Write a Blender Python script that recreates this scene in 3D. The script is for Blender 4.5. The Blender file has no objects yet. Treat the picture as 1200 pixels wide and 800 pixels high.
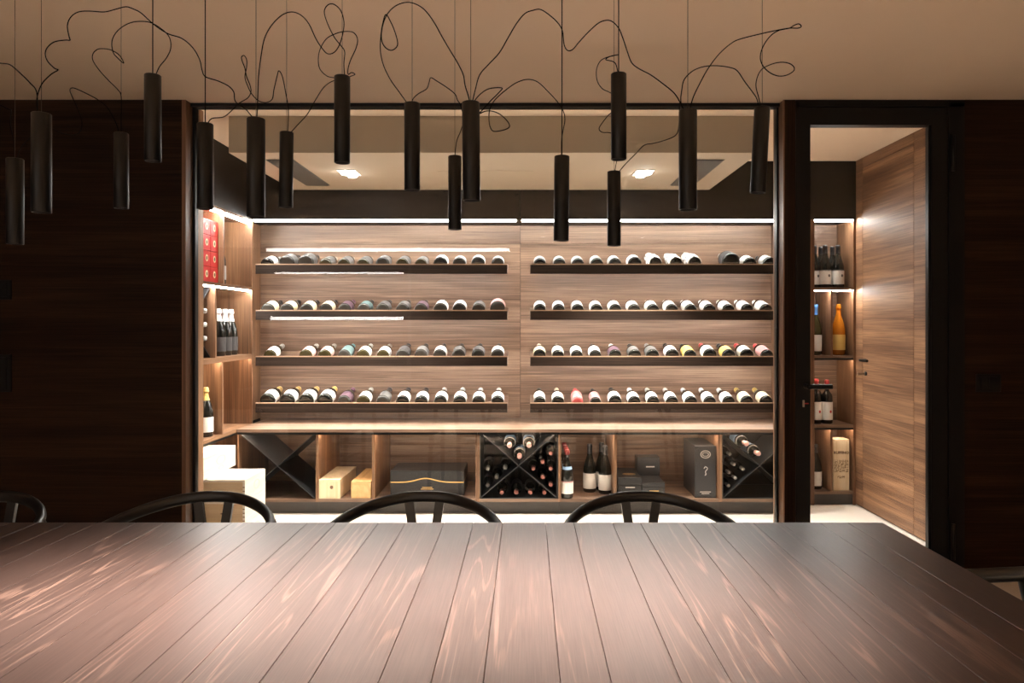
import bpy, bmesh, math, random
from mathutils import Vector, Matrix
R = math.radians
random.seed(7)
sc = bpy.context.scene
col = sc.collection
# ------------------------------------------------------------------ camera, world, exposure
F, CX, CY, H = 850.0, 617.0, 380.0, 1.25
cam_d = bpy.data.cameras.new('camera'); cam = bpy.data.objects.new('camera', cam_d); col.objects.link(cam)
cam.location = (0, 0, H); cam.rotation_euler = (R(90), 0, 0)
cam_d.sensor_width = 36; cam_d.lens = F / 1200 * 36
cam_d.shift_x = (600 - CX) / 1200; cam_d.shift_y = (CY - 400) / 1200
cam_d.clip_start = 0.05
sc.camera = cam
w = bpy.data.worlds.new('world'); sc.world = w; w.use_nodes = True
w.node_tree.nodes['Background'].inputs[0].default_value = (0.9, 0.75, 0.6, 1)
w.node_tree.nodes['Background'].inputs[1].default_value = 0.0
sc.view_settings.view_transform = 'Standard'; sc.view_settings.look = 'None'
sc.view_settings.gamma = 1; sc.view_settings.use_curve_mapping = False
sc.view_settings.exposure = 1.2
LED, TRAY, CELL, DOWN, PEND, REAR = 58.0, 72.0, 40.0, 74.0, 25.0, 165.0      # light strengths
WARM = (1.0, 0.80, 0.62); LEDC = (1.0, 0.97, 0.92); PENDC = (1.0, 0.83, 0.70)

def P(x, y, Y):
    return Vector(((x - CX) * Y / F, Y, H + (CY - y) * Y / F))
def PX(x, Y): return (x - CX) * Y / F
def PZ(y, Y): return H + (CY - y) * Y / F

# ------------------------------------------------------------------ materials
MATS = {}
def mat(name, c, rough=0.5, metal=0.0, spec=0.5, emit=None, es=0.0, trans=0.0, ior=1.45, coat=0.0):
    if name in MATS: return MATS[name]
    m = bpy.data.materials.new(name); m.use_nodes = True
    b = m.node_tree.nodes['Principled BSDF']
    b.inputs['Base Color'].default_value = (*c, 1); b.inputs['Roughness'].default_value = rough
    b.inputs['Metallic'].default_value = metal; b.inputs['Specular IOR Level'].default_value = spec
    b.inputs['Transmission Weight'].default_value = trans; b.inputs['IOR'].default_value = ior
    b.inputs['Coat Weight'].default_value = coat
    if emit:
        b.inputs['Emission Color'].default_value = (*emit, 1); b.inputs['Emission Strength'].default_value = es
    MATS[name] = m
    return m
def noisy(name, c1, c2, scale=(20, 20, 20), rough=0.6, bump=0.0, detail=4, spec=0.4, lo=0.0, hi=1.0):
    m = mat(name, c1, rough, spec=spec); nt = m.node_tree; N = nt.nodes; L = nt.links; b = N['Principled BSDF']
    tc = N.new('ShaderNodeTexCoord'); mp = N.new('ShaderNodeMapping'); mp.inputs['Scale'].default_value = scale
    no = N.new('ShaderNodeTexNoise'); no.inputs['Scale'].default_value = 1; no.inputs['Detail'].default_value = detail
    mx = N.new('ShaderNodeMix'); mx.data_type = 'RGBA'
    mx.inputs[6].default_value = (*c1, 1); mx.inputs[7].default_value = (*c2, 1)
    L.new(tc.outputs['Object'], mp.inputs[0]); L.new(mp.outputs[0], no.inputs['Vector'])
    mr = N.new('ShaderNodeMapRange'); mr.inputs[1].default_value = lo; mr.inputs[2].default_value = hi
    L.new(no.outputs['Fac'], mr.inputs[0]); L.new(mr.outputs[0], mx.inputs[0]); L.new(mx.outputs[2], b.inputs['Base Color'])
    if bump:
        bp = N.new('ShaderNodeBump'); bp.inputs['Strength'].default_value = bump; bp.inputs['Distance'].default_value = 0.002
        L.new(no.outputs['Fac'], bp.inputs['Height']); L.new(bp.outputs[0], b.inputs['Normal'])
    return m
def wood(name, dark, mid, light, axis='X', across=9.0, along=0.55, rough=0.42, streak=0.5, fibre=0.35, spec=0.4, bump=0.15):
    if name in MATS: return MATS[name]
    m = mat(name, mid, rough, spec=spec); nt = m.node_tree; N = nt.nodes; L = nt.links; b = N['Principled BSDF']
    tc = N.new('ShaderNodeTexCoord'); oi = N.new('ShaderNodeObjectInfo')
    mu = N.new('ShaderNodeMath'); mu.operation = 'MULTIPLY'; mu.inputs[1].default_value = 37.0
    ad = N.new('ShaderNodeVectorMath'); ad.operation = 'ADD'
    L.new(oi.outputs['Random'], mu.inputs[0]); L.new(tc.outputs['Object'], ad.inputs[0]); L.new(mu.outputs[0], ad.inputs[1])
    def sv(al, ac): return tuple(al if axis == k else ac for k in 'XYZ')
    def noise(al, ac, detail, dist):
        mp = N.new('ShaderNodeMapping'); mp.inputs['Scale'].default_value = sv(al, ac)
        no = N.new('ShaderNodeTexNoise'); no.inputs['Scale'].default_value = 1
        no.inputs['Detail'].default_value = detail; no.inputs['Distortion'].default_value = dist
        L.new(ad.outputs[0], mp.inputs[0]); L.new(mp.outputs[0], no.inputs['Vector'])
        return no
    n1 = noise(along, across, 5, 0.6); n2 = noise(along * 5, across * 22, 2, 0.1); n3 = noise(along * 0.8, across * 2.2, 3, 0.9)
    r1 = N.new('ShaderNodeValToRGB'); e = r1.color_ramp.elements
    e[0].position = 0.28; e[0].color = (*dark, 1); e[1].position = 0.72; e[1].color = (*light, 1)
    k = r1.color_ramp.elements.new(0.5); k.color = (*mid, 1)
    L.new(n1.outputs['Fac'], r1.inputs[0])
    r3 = N.new('ShaderNodeValToRGB'); e = r3.color_ramp.elements
    e[0].position = 0.55; e[0].color = (0, 0, 0, 1); e[1].position = 0.66; e[1].color = (0, 0, 0, 1)
    k = r3.color_ramp.elements.new(0.60); k.color = (streak, streak, streak, 1)
    L.new(n3.outputs['Fac'], r3.inputs[0])
    m1 = N.new('ShaderNodeMix'); m1.data_type = 'RGBA'; m1.inputs[7].default_value = (*light, 1)
    L.new(r3.outputs[0], m1.inputs[0]); L.new(r1.outputs[0], m1.inputs[6])
    r2 = N.new('ShaderNodeMapRange'); r2.inputs[1].default_value = 0.3; r2.inputs[2].default_value = 0.7
    r2.inputs[3].default_value = 1 - fibre; r2.inputs[4].default_value = 1 + fibre * 0.6
    L.new(n2.outputs['Fac'], r2.inputs[0])
    m2 = N.new('ShaderNodeMix'); m2.data_type = 'RGBA'; m2.blend_type = 'MULTIPLY'; m2.inputs[0].default_value = 1
    L.new(m1.outputs[2], m2.inputs[6]); L.new(r2.outputs[0], m2.inputs[7])
    L.new(m2.outputs[2], b.inputs['Base Color'])
    if bump:
        bp = N.new('ShaderNodeBump'); bp.inputs['Strength'].default_value = bump; bp.inputs['Distance'].default_value = 0.001
        L.new(n2.outputs['Fac'], bp.inputs['Height']); L.new(bp.outputs[0], b.inputs['Normal'])
    return m
WD, WM, WL = (0.112, 0.063, 0.040), (0.186, 0.114, 0.076), (0.30, 0.19, 0.128)
wal_x = wood('walnut_x', WD, WM, WL, 'X'); WD2, WM2, WL2 = (0.115, 0.054, 0.028), (0.195, 0.100, 0.053), (0.34, 0.185, 0.098)
wal_y = wood('walnut_y', WD2, WM2, WL2, 'Y', rough=0.52); wal_z = wood('walnut_z', WD2, WM2, WL2, 'Z', streak=0.25)
dwal_x = wood('walnut_smoked', (0.018, 0.011, 0.008), (0.030, 0.019, 0.014), (0.05, 0.032, 0.024), 'X', spec=0.2, rough=0.5)
stain_x = wood('walnut_stained_x', (0.015, 0.007, 0.004), (0.023, 0.0115, 0.0062), (0.040, 0.020, 0.0105), 'X', rough=0.55, spec=0.1)
stain_z = wood('walnut_stained_z', (0.015, 0.007, 0.004), (0.023, 0.0115, 0.0062), (0.040, 0.020, 0.0105), 'Z', rough=0.55, spec=0.1)
fas_m = wood('fascia_lacquered', (0.006, 0.005, 0.004), (0.010, 0.008, 0.0065), (0.018, 0.014, 0.011), 'X', rough=0.5, spec=0.15)
pine = wood('pine_x', (0.36, 0.24, 0.13), (0.46, 0.32, 0.19), (0.54, 0.40, 0.25), 'X', across=16, rough=0.6, streak=0.3, fibre=0.15)
pine_o = wood('pine_orange', (0.55, 0.31, 0.12), (0.68, 0.42, 0.18), (0.78, 0.53, 0.27), 'Y', across=16, rough=0.6, streak=0.3, fibre=0.15)
pine_w = wood('pine_pale_lit', (0.56, 0.49, 0.40), (0.64, 0.57, 0.48), (0.70, 0.63, 0.54), 'Y', across=16, rough=0.6, streak=0.2, fibre=0.08)  # lighter pine; on the stacked cases its paleness stands for the downlight
pine_z = wood('pine_z', (0.66, 0.50, 0.30), (0.76, 0.61, 0.40), (0.83, 0.70, 0.50), 'Z', across=30, rough=0.6, streak=0.3, fibre=0.12)
def table_wood():
    m = mat('brushed_oak', (0.06, 0.035, 0.03), 0.38, spec=0.5, coat=0.2); nt = m.node_tree; N = nt.nodes; L = nt.links; b = N['Principled BSDF']
    b.inputs['Coat Roughness'].default_value = 0.30
    tc = N.new('ShaderNodeTexCoord'); oi = N.new('ShaderNodeObjectInfo'); mu = N.new('ShaderNodeMath'); mu.operation = 'MULTIPLY'; mu.inputs[1].default_value = 53.0
    ad = N.new('ShaderNodeVectorMath'); ad.operation = 'ADD'
    L.new(oi.outputs['Random'], mu.inputs[0]); L.new(tc.outputs['Object'], ad.inputs[0]); L.new(mu.outputs[0], ad.inputs[1])
    def noise(sx, sy, detail, dist=0.0):
        mp = N.new('ShaderNodeMapping'); mp.inputs['Scale'].default_value = (sx, sy, sx)
        no = N.new('ShaderNodeTexNoise'); no.inputs['Scale'].default_value = 1; no.inputs['Detail'].default_value = detail; no.inputs['Distortion'].default_value = dist
        L.new(ad.outputs[0], mp.inputs[0]); L.new(mp.outputs[0], no.inputs['Vector']); return no
    def math_(op, a, v):
        n = N.new('ShaderNodeMath'); n.operation = op; L.new(a, n.inputs[0])
        if isinstance(v, (int, float)): n.inputs[1].default_value = v
        elif v is not None: L.new(v, n.inputs[1])
        return n.outputs[0]
    def ramp(a, lo, hi):
        r = N.new('ShaderNodeMapRange'); r.inputs[1].default_value = lo; r.inputs[2].default_value = hi; L.new(a, r.inputs[0]); return r.outputs[0]
    fig = noise(11, 0.42, 1, 0.0); wob = noise(60, 5, 2); pres = noise(7, 0.9, 1); fib = noise(420, 9, 2)
    ph = math_('ADD', math_('MULTIPLY', fig.outputs['Fac'], 95.0), math_('MULTIPLY', wob.outputs['Fac'], 3.0))
    line = ramp(math_('SINE', ph, None), 0.72, 0.98)                       # contour lines of the figure: cathedral grain
    mask = math_('MULTIPLY', math_('MULTIPLY', line, ramp(pres.outputs['Fac'], 0.42, 0.68)), ramp(fib.outputs['Fac'], 0.30, 0.62))
    base = N.new('ShaderNodeMix'); base.data_type = 'RGBA'; base.inputs[6].default_value = (0.034, 0.021, 0.0185, 1); base.inputs[7].default_value = (0.056, 0.037, 0.033, 1)
    L.new(ramp(fib.outputs['Fac'], 0.3, 0.7), base.inputs[0])
    mx = N.new('ShaderNodeMix'); mx.data_type = 'RGBA'; mx.inputs[7].default_value = (0.15, 0.097, 0.08, 1)
    L.new(mask, mx.inputs[0]); L.new(base.outputs[2], mx.inputs[6]); L.new(mx.outputs[2], b.inputs['Base Color'])
    bp = N.new('ShaderNodeBump'); bp.inputs['Strength'].default_value = 0.2; bp.inputs['Distance'].default_value = 0.0006
    L.new(fib.outputs['Fac'], bp.inputs['Height']); L.new(bp.outputs[0], b.inputs['Normal'])
    return m
table_m = table_wood()
edge_m = wood('raw_edge', (0.36, 0.23, 0.15), (0.45, 0.30, 0.20), (0.55, 0.38, 0.26), 'X', streak=0.2)
black_m = mat('black_metal', (0.006, 0.0055, 0.005), 0.42, spec=0.3)
pend_m = mat('black_lacquer', (0.0025, 0.0022, 0.002), 0.42, spec=0.25)
cable_m = mat('cable_black', (0.004, 0.003, 0.0025), 0.8, spec=0.05)
wire_m = mat('wire_bronze', (0.05, 0.033, 0.022), 0.6, spec=0.2)
chair_m = mat('black_beech', (0.006, 0.005, 0.0045), 0.36, spec=0.45)
seat_m = noisy('black_cord', (0.01, 0.01, 0.01), (0.03, 0.028, 0.026), (6, 160, 60), 0.8, 0.4)
rack_m = mat('graphite_steel', (0.014, 0.0145, 0.0155), 0.36)
plinth_m = mat('plinth_grey', (0.055, 0.05, 0.047), 0.5)
floor_m = noisy('pale_stone', (0.66, 0.60, 0.53), (0.74, 0.68, 0.60), (3, 9, 3), 0.5)
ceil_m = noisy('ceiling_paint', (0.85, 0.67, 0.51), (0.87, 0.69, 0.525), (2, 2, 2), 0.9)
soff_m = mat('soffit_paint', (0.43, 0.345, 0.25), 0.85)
rear_m = noisy('rear_panelling', (0.05, 0.038, 0.030), (0.08, 0.062, 0.05), (3, 3, 30), 0.7)
slat_m = mat('grille_grey', (0.17, 0.15, 0.125), 0.6)
led_m = mat('led_diffuser', (0.9, 0.9, 0.9), 0.5, emit=LEDC, es=LED)
low_led_m = mat('led_tray_low', (0.9, 0.9, 0.9), 0.5, emit=LEDC, es=TRAY * 0.33)
tray_led_m = mat('led_tray', (0.9, 0.9, 0.9), 0.5, emit=LEDC, es=TRAY)
cell_led_m = mat('led_cell', (0.9, 0.9, 0.9), 0.5, emit=WARM, es=CELL)
lamp_m = mat('downlight_lamp', (0.9, 0.9, 0.9), 0.5, emit=(1, 0.97, 0.92), es=40)
lens_m = mat('pendant_lens', (0.6, 0.6, 0.6), 0.3, emit=PENDC, es=6)
white_m = mat('white_paint', (0.8, 0.8, 0.78), 0.5)
gold_m = mat('gold_foil', (0.72, 0.46, 0.16), 0.32, metal=0.8)
silver_m = mat('silver_foil', (0.62, 0.60, 0.57), 0.3, metal=0.8)
brass_m = mat('steel_brushed', (0.45, 0.40, 0.34), 0.35, metal=1)
blackbox_m = mat('black_card', (0.018, 0.018, 0.019), 0.42)
greybox_m = mat('grey_card', (0.028, 0.028, 0.030), 0.4)
print_m = mat('pale_print', (0.62, 0.58, 0.52), 0.6)
brown_print = mat('brown_print', (0.16, 0.09, 0.05), 0.7)
faint_print = mat('faint_print', (0.52, 0.45, 0.36), 0.7)
red_m = mat('red_card', (0.52, 0.022, 0.02), 0.4)
cream_m = mat('cream_seal', (0.72, 0.62, 0.38), 0.5)
glass_dk = mat('bottle_glass_dark', (0.010, 0.010, 0.008), 0.07, spec=0.7)
glass_gr = mat('bottle_glass_grey', (0.035, 0.032, 0.028), 0.12, spec=0.6)
glass_ol = mat('bottle_glass_olive', (0.035, 0.028, 0.010), 0.08, spec=0.6)
glass_ro = mat('bottle_glass_rose', (0.55, 0.10, 0.10), 0.1, spec=0.6)
glass_am = mat('bottle_glass_amber', (0.62, 0.20, 0.012), 0.10, trans=0.45, spec=0.6)
glass_pt = noisy('bottle_paper_tissue', (0.02, 0.02, 0.02), (0.78, 0.76, 0.72), (55, 55, 40), 0.8, 0.3, 3, lo=0.36, hi=0.54)
LBL = {'white': (0.80, 0.78, 0.74), 'cream': (0.76, 0.67, 0.47), 'pink': (0.72, 0.45, 0.40), 'purple': (0.10, 0.055, 0.075), 'grey': (0.11, 0.105, 0.10),
       'teal': (0.09, 0.14, 0.14), 'yellow': (0.72, 0.47, 0.13), 'dark': (0.05, 0.045, 0.045), 'blue': (0.25, 0.38, 0.55), 'rosy': (0.50, 0.26, 0.25), 'silver': (0.34, 0.33, 0.315)}
for k, v in LBL.items(): mat('label_' + k, v, 0.6)
CAP = {'black': (0.02, 0.018, 0.018), 'gold': (0.62, 0.42, 0.14), 'white': (0.72, 0.71, 0.69), 'red': (0.50, 0.06, 0.06), 'wine': (0.22, 0.03, 0.03), 'teal': (0.12, 0.30, 0.32), 'grey': (0.32, 0.31, 0.29),
       'purple': (0.13, 0.05, 0.09), 'silver': (0.55, 0.54, 0.52), 'cream': (0.66, 0.58, 0.42), 'brownpink': (0.42, 0.16, 0.13), 'pinkish': (0.70, 0.42, 0.38), 'blue': (0.08, 0.22, 0.55), 'clear': (0.35, 0.34, 0.30)}
for k, v in CAP.items(): mat('capsule_' + k, v, 0.32)
def glass_pane_mat():
    m = bpy.data.materials.new('clear_glass'); m.use_nodes = True; nt = m.node_tree; N = nt.nodes; L = nt.links
    N.remove(N['Principled BSDF']); out = N['Material Output']
    tr = N.new('ShaderNodeBsdfTransparent'); tr.inputs[0].default_value = (0.97, 0.975, 0.97, 1)
    gl = N.new('ShaderNodeBsdfGlossy'); gl.inputs['Roughness'].default_value = 0.0
    fr = N.new('ShaderNodeFresnel'); fr.inputs[0].default_value = 1.33
    mx = N.new('ShaderNodeMixShader')
    L.new(fr.outputs[0], mx.inputs[0]); L.new(tr.outputs[0], mx.inputs[1]); L.new(gl.outputs[0], mx.inputs[2]); L.new(mx.outputs[0], out.inputs[0])
    MATS['clear_glass'] = m
    return m
pane_m = glass_pane_mat()

# ------------------------------------------------------------------ mesh helpers
class MB:
    def __init__(s): s.v = []; s.f = []; s.sm = []
    def add(s, v, f, smooth=False):
        o = len(s.v); s.v += [tuple(q) for q in v]; s.f += [tuple(i + o for i in q) for q in f]; s.sm += [smooth] * len(f); return s
    def box(s, x0, x1, y0, y1, z0, z1):
        v = [(x, y, z) for z in (z0, z1) for y in (y0, y1) for x in (x0, x1)]
        return s.add(v, [(0, 2, 3, 1), (4, 5, 7, 6), (0, 1, 5, 4), (2, 6, 7, 3), (0, 4, 6, 2), (1, 3, 7, 5)])
    def prism(s, poly, y0, y1):              # polygon (x, z) extruded along y
        n = len(poly)
        v = [(x, y0, z) for x, z in poly] + [(x, y1, z) for x, z in poly]
        f = [tuple(range(n)), tuple(range(2 * n - 1, n - 1, -1))] + [(i, i + n, (i + 1) % n + n, (i + 1) % n) for i in range(n)]
        return s.add(v, f)
    def lathe(s, prof, seg=20, a0=0.0, a1=2 * math.pi, smooth=True):
        full = abs(a1 - a0 - 2 * math.pi) < 1e-6; n = seg if full else seg + 1; v = []; f = []
        for r, z in prof:
            for i in range(n):
                a = a0 + (a1 - a0) * i / seg
                v.append((r * math.cos(a), r * math.sin(a), z))
        for j in range(len(prof) - 1):
            for i in range(seg):
                k = (i + 1) % n if full else i + 1
                f.append((j * n + i, j * n + k, (j + 1) * n + k, (j + 1) * n + i))
        return s.add(v, f, smooth)
    def tube(s, pts, r, seg=8, rz=None, caps=True):   # swept ellipse, r may be a list
        pts = [Vector(p) for p in pts]; n = len(pts); v = []; f = []; up = Vector((0, 0, 1)); last = None
        for i, p in enumerate(pts):
            t = (pts[min(i + 1, n - 1)] - pts[max(i - 1, 0)]).normalized()
            if rz is None:
                if last is None:
                    a = t.orthogonal().normalized()
                else:
                    a = (last - t * last.dot(t)).normalized()
                last = a
            else:
                a = t.cross(up).normalized()
            b = a.cross(t).normalized()
            ra = r[i] if isinstance(r, (list, tuple)) else r
            rb = ra if rz is None else (rz[i] if isinstance(rz, (list, tuple)) else rz)
            for k in range(seg):
                th = 2 * math.pi * k / seg
                v.append(p + a * ra * math.cos(th) + b * rb * math.sin(th))
        for i in range(n - 1):
            for k in range(seg):
                l = (k + 1) % seg
                f.append((i * seg + k, i * seg + l, (i + 1) * seg + l, (i + 1) * seg + k))
        s.add(v, f, True)
        if caps:
            s.add(v[:seg], [tuple(range(seg - 1, -1, -1))]); s.add(v[-seg:], [tuple(range(seg))])
        return s
    def mesh(s, name, bevel=0.0, segs=1):
        me = bpy.data.meshes.new(name); me.from_pydata(s.v, [], s.f)
        bm = bmesh.new(); bm.from_mesh(me)
        if bevel:
            bmesh.ops.bevel(bm, geom=list(bm.edges), offset=bevel, segments=segs, affect='EDGES', clamp_overlap=True)
        bmesh.ops.recalc_face_normals(bm, faces=list(bm.faces)); bm.to_mesh(me); bm.free()
        if not bevel:
            me.polygons.foreach_set('use_smooth', s.sm)
        me.update(); return me
def ob(name, me, m, parent=None, loc=(0, 0, 0), rot=(0, 0, 0), label=None):
    if isinstance(me, MB): me = me.mesh(name)
    o = bpy.data.objects.new(name, me); col.objects.link(o)
    if m and not me.materials: me.materials.append(m)
    o.location = loc; o.rotation_euler = rot; o.parent = parent
    if label: o['label'] = label
    return o
def box(name, x0, x1, y0, y1, z0, z1, m, parent=None, bevel=0.0, label=None):
    # mesh centred on its own base so that each piece has its own origin
    c = Vector(((x0 + x1) / 2, (y0 + y1) / 2, z0))
    me = MB().box(x0 - c.x, x1 - c.x, y0 - c.y, y1 - c.y, 0, z1 - z0).mesh(name, bevel)
    off = Vector(parent['origin']) if parent is not None and 'origin' in parent else Vector((0, 0, 0))
    return ob(name, me, m, parent, c - off, label=label)
def tag(o, label, cat, group=None):
    o['label'] = label; o['category'] = cat
    if group: o['group'] = group
    return o
def thing(name, label, cat, loc=(0, 0, 0), rot=(0, 0, 0), group=None):
    o = bpy.data.objects.new(name, None); col.objects.link(o); o.location = loc; o.rotation_euler = rot; o.empty_display_size = 0.05
    o['origin'] = tuple(loc)
    return tag(o, label, cat, group)
def struct(o): o['kind'] = 'structure'; return o
def sroot(name, loc=(0, 0, 0)):
    o = bpy.data.objects.new(name, None); col.objects.link(o); o.location = loc; o['origin'] = tuple(loc); o.empty_display_size = 0.05
    return struct(o)
def smooth_path(pts, n=6):
    pts = [Vector(p) for p in pts]; out = []
    q = [pts[0]] + pts + [pts[-1]]
    for i in range(1, len(q) - 2):
        a, b, c, d = q[i - 1], q[i], q[i + 1], q[i + 2]
        for k in range(n):
            t = k / n
            out.append(0.5 * ((2 * b) + (c - a) * t + (2 * a - 5 * b + 4 * c - d) * t * t + (3 * b - a - 3 * c + d) * t ** 3))
    out.append(pts[-1]); return out
def disc(name, rx, rz, m, parent, loc, rot=(0, 0, 0), seg=24, hole=0.0, thick=0.0008):
    b = MB(); v = []; f = []
    ring = [(math.cos(2 * math.pi * i / seg), math.sin(2 * math.pi * i / seg)) for i in range(seg)]
    if hole:
        for sgn in (0, -thick):
            for k in (1.0, hole): v += [(rx * x * k, sgn, rz * z * k) for x, z in ring]
        S = seg
        for i in range(S):
            j = (i + 1) % S
            f += [(i, j, S + j, S + i), (2 * S + i, 3 * S + i, 3 * S + j, 2 * S + j), (i, 2 * S + i, 2 * S + j, j), (S + i, S + j, 3 * S + j, 3 * S + i)]
        b.add(v, f)
    else:
        b.prism([(rx * x, rz * z) for x, z in ring], -thick, 0)
    return ob(name, b, m, parent, loc, rot)
def text(name, body, size, m, parent, loc, rot=(R(90), 0, 0), extrude=0.0004, spacing=1.0, bold=0.0):
    cu = bpy.data.curves.new(name, 'FONT'); cu.body = body; cu.size = size; cu.align_x = 'CENTER'; cu.align_y = 'CENTER'; cu.extrude = extrude; cu.space_character = spacing
    cu.resolution_u = 2; cu.offset = bold
    t = bpy.data.objects.new(name, cu); col.objects.link(t); bpy.context.view_layer.update()
    me = bpy.data.meshes.new_from_object(t.evaluated_get(bpy.context.evaluated_depsgraph_get()))
    bpy.data.objects.remove(t); me.materials.clear()
    return ob(name, me, m, parent, loc, rot)

# ------------------------------------------------------------------ the setting
CEIL, YW, YG, YU, YB = 2.38, 3.65, 3.74, 5.02, 5.33
XL, XR, CT = -1.9, 2.28, 0.563
struct(box('floor', -4.6, 3.6, -3.2, 5.6, -0.10, 0.0, floor_m))
struct(box('ceiling', -4.6, 3.6, -3.2, 5.6, CEIL, CEIL + 0.1, ceil_m))
struct(box('wall_left', -4.6, -1.735, YW, 3.85, 0, CEIL, stain_x))
struct(box('trim_5', -1.735, -1.715, YW, 3.85, 0, CEIL, wal_z))
struct(box('wall_right', 2.205, 3.6, YW, 3.85, 0, CEIL, stain_x))
struct(box('wall_west', -4.7, -4.6, -3.2, 5.6, 0, CEIL, rear_m))
struct(box('wall_east', 3.6, 3.7, -3.2, 5.6, 0, CEIL, rear_m))
struct(box('wall_rear', -4.6, 3.6, -3.3, -3.2, 0, CEIL, rear_m))
struct(box('wall_cellar_left', -2.35, -2.27, 3.85, 5.6, 0, CEIL, wal_y))
struct(box('trim_6', 1.293, 1.299, YW, 3.80, 0, CEIL, wal_z))
struct(box('trim_1', 1.299, 1.353, YW, 3.80, 0, CEIL, stain_z))               # wooden post between glass and door
# back wall of the cellar: veneer panels with open joints on a dark ground
wb = sroot('wall_back', (0, YB, 0))
box('wall_core', -2.27, 2.0, YB + 0.012, YB + 0.09, 0, 1.98, black_m, wb)
xs = [-1.957, -0.045, 1.80]; zs = [0.0, PZ(391, YB), PZ(286, YB), 1.98]
for i in range(2):
    for j in range(3):
        box('veneer_panel', xs[i] + 0.0015, xs[i + 1] - 0.0015, YB, YB + 0.012, zs[j] + 0.0012, zs[j + 1] - 0.0012, wal_x, wb)
def led_wedge(parent, axis, a, b_, edge, z, w_=0.026, d=0.010):      # diffuser tilted down and a little outwards
    o = Vector(parent['origin']); sec = [(0, 0), (w_, 0), (w_, -d)]
    if axis == 'X': v = [(x, edge + p, z + q) for x in (a, b_) for p, q in sec]
    else: v = [(edge - p, x, z + q) for x in (a, b_) for p, q in sec]
    m_ = MB().add([Vector(q) - o for q in v], [(0, 1, 2), (5, 4, 3), (0, 3, 4, 1), (1, 4, 5, 2), (2, 5, 3, 0)])
    return ob('led_strip', m_, led_m, parent, label='glowing white light strip')
up = sroot('trim_2', (0, YU, 1.97))                                          # smoked panel above the niche
box('fascia_panel', -1.9, 0.0 - 0.047, YU, 5.36, 1.975, CEIL, fas_m, up)
box('fascia_panel', -0.043, 2.28, YU, 5.36, 1.975, CEIL, fas_m, up)
for a, b_ in ((PX(296, YU), PX(605, YU)), (PX(611.5, YU), 1.81), (1.99, 2.268)):
    led_wedge(up, 'X', a, b_, YU + 0.001, 1.9745)
niche = sroot('trim_3', (0, YU, 0))                                          # returns of the shelf niche
box('niche_return', -1.975, -1.957, YU + 0.02, YB + 0.012, 0.563, 1.975, wal_z, niche)
box('niche_return', 1.80, 1.975, YU, 5.36, 0, 1.975, wal_z, niche)
# right wall of the cellar with the flush door
wr = sroot('wall_cellar_right', (XR, 4.5, 0))
box('wall_core', XR + 0.014, XR + 0.10, 3.85, 5.6, 0, CEIL, black_m, wr)
box('veneer_panel', XR, XR + 0.014, 3.85, 4.268, 0.012, CEIL, wal_y, wr)
box('veneer_panel', XR, XR + 0.014, 4.272, 4.918, 2.314, CEIL, wal_y, wr)
box('veneer_panel', XR, XR + 0.014, 4.922, 5.36, 0.012, CEIL, wal_y, wr)
d2 = sroot('door_2', (XR, 4.6, 0))
box('door_leaf', XR, XR + 0.014, 4.272, 4.918, 0.012, 2.310, wal_y, d2)
lev = ob('lever_handle', MB().tube(smooth_path([(0, 0, 0), (-0.035, 0, 0), (-0.045, -0.012, 0), (-0.045, -0.11, 0)], 4), 0.009), black_m, d2, (0, 0.27, PZ(422, 4.85)))
lk = ob('lock_rose', MB().lathe([(0, 0), (0.014, 0), (0.014, 0.008), (0, 0.008)], 14), black_m, d2, (0, 0.27, PZ(438, 4.85)), (0, R(-90), 0))
ob('key', MB().box(-0.035, 0, -0.002, 0.002, -0.006, 0.006).box(-0.05, -0.035, -0.008, 0.008, -0.01, 0.01), brass_m, d2, (-0.008, 0.27, PZ(438, 4.85)))
# dropped soffit with air grilles and an access hatch
sf = sroot('trim_4', (0, 3.936, 2.181))
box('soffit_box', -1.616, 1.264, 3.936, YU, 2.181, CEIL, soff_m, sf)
for x0 in (-1.475, 0.96):
    b = MB()
    n = 30
    for k in range(n):
        y = 4.10 + 0.75 * (k + 0.5) / n
        b.box(x0 + 0.006, x0 + 0.154, y - 0.0045, y + 0.0045, 2.174, 2.1795)
    g = box('grille_frame', x0, x0 + 0.16, 4.095, 4.855, 2.1795, 2.1812, black_m, sf)
    s_ = ob('grille_slats', b, slat_m, sf, tuple(-Vector((0, 3.936, 2.181)))); s_['kind'] = 'stuff'
box('access_hatch', -0.538, 0.041, 4.40, 4.86, 2.1792, 2.1812, soff_m, sf)

# glass front
wn = sroot('window_1', (-0.2, YG, 0))
box('glass_pane', -1.712, 1.291, YG - 0.006, YG + 0.006, 0.02, 2.362, pane_m, wn)
box('top_channel', -1.714, 1.292, YG - 0.04, YG + 0.02, 2.362, CEIL - 0.001, black_m, wn)
box('bottom_channel', -1.714, 1.292, YG - 0.02, YG + 0.02, 0.001, 0.02, black_m, wn)
box('side_channel', -1.7145, -1.700, YG - 0.018, YG + 0.018, 0.02, 2.362, black_m, wn)
box('side_channel', 1.284, 1.2925, YG - 0.018, YG + 0.018, 0.02, 2.362, black_m, wn)
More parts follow.
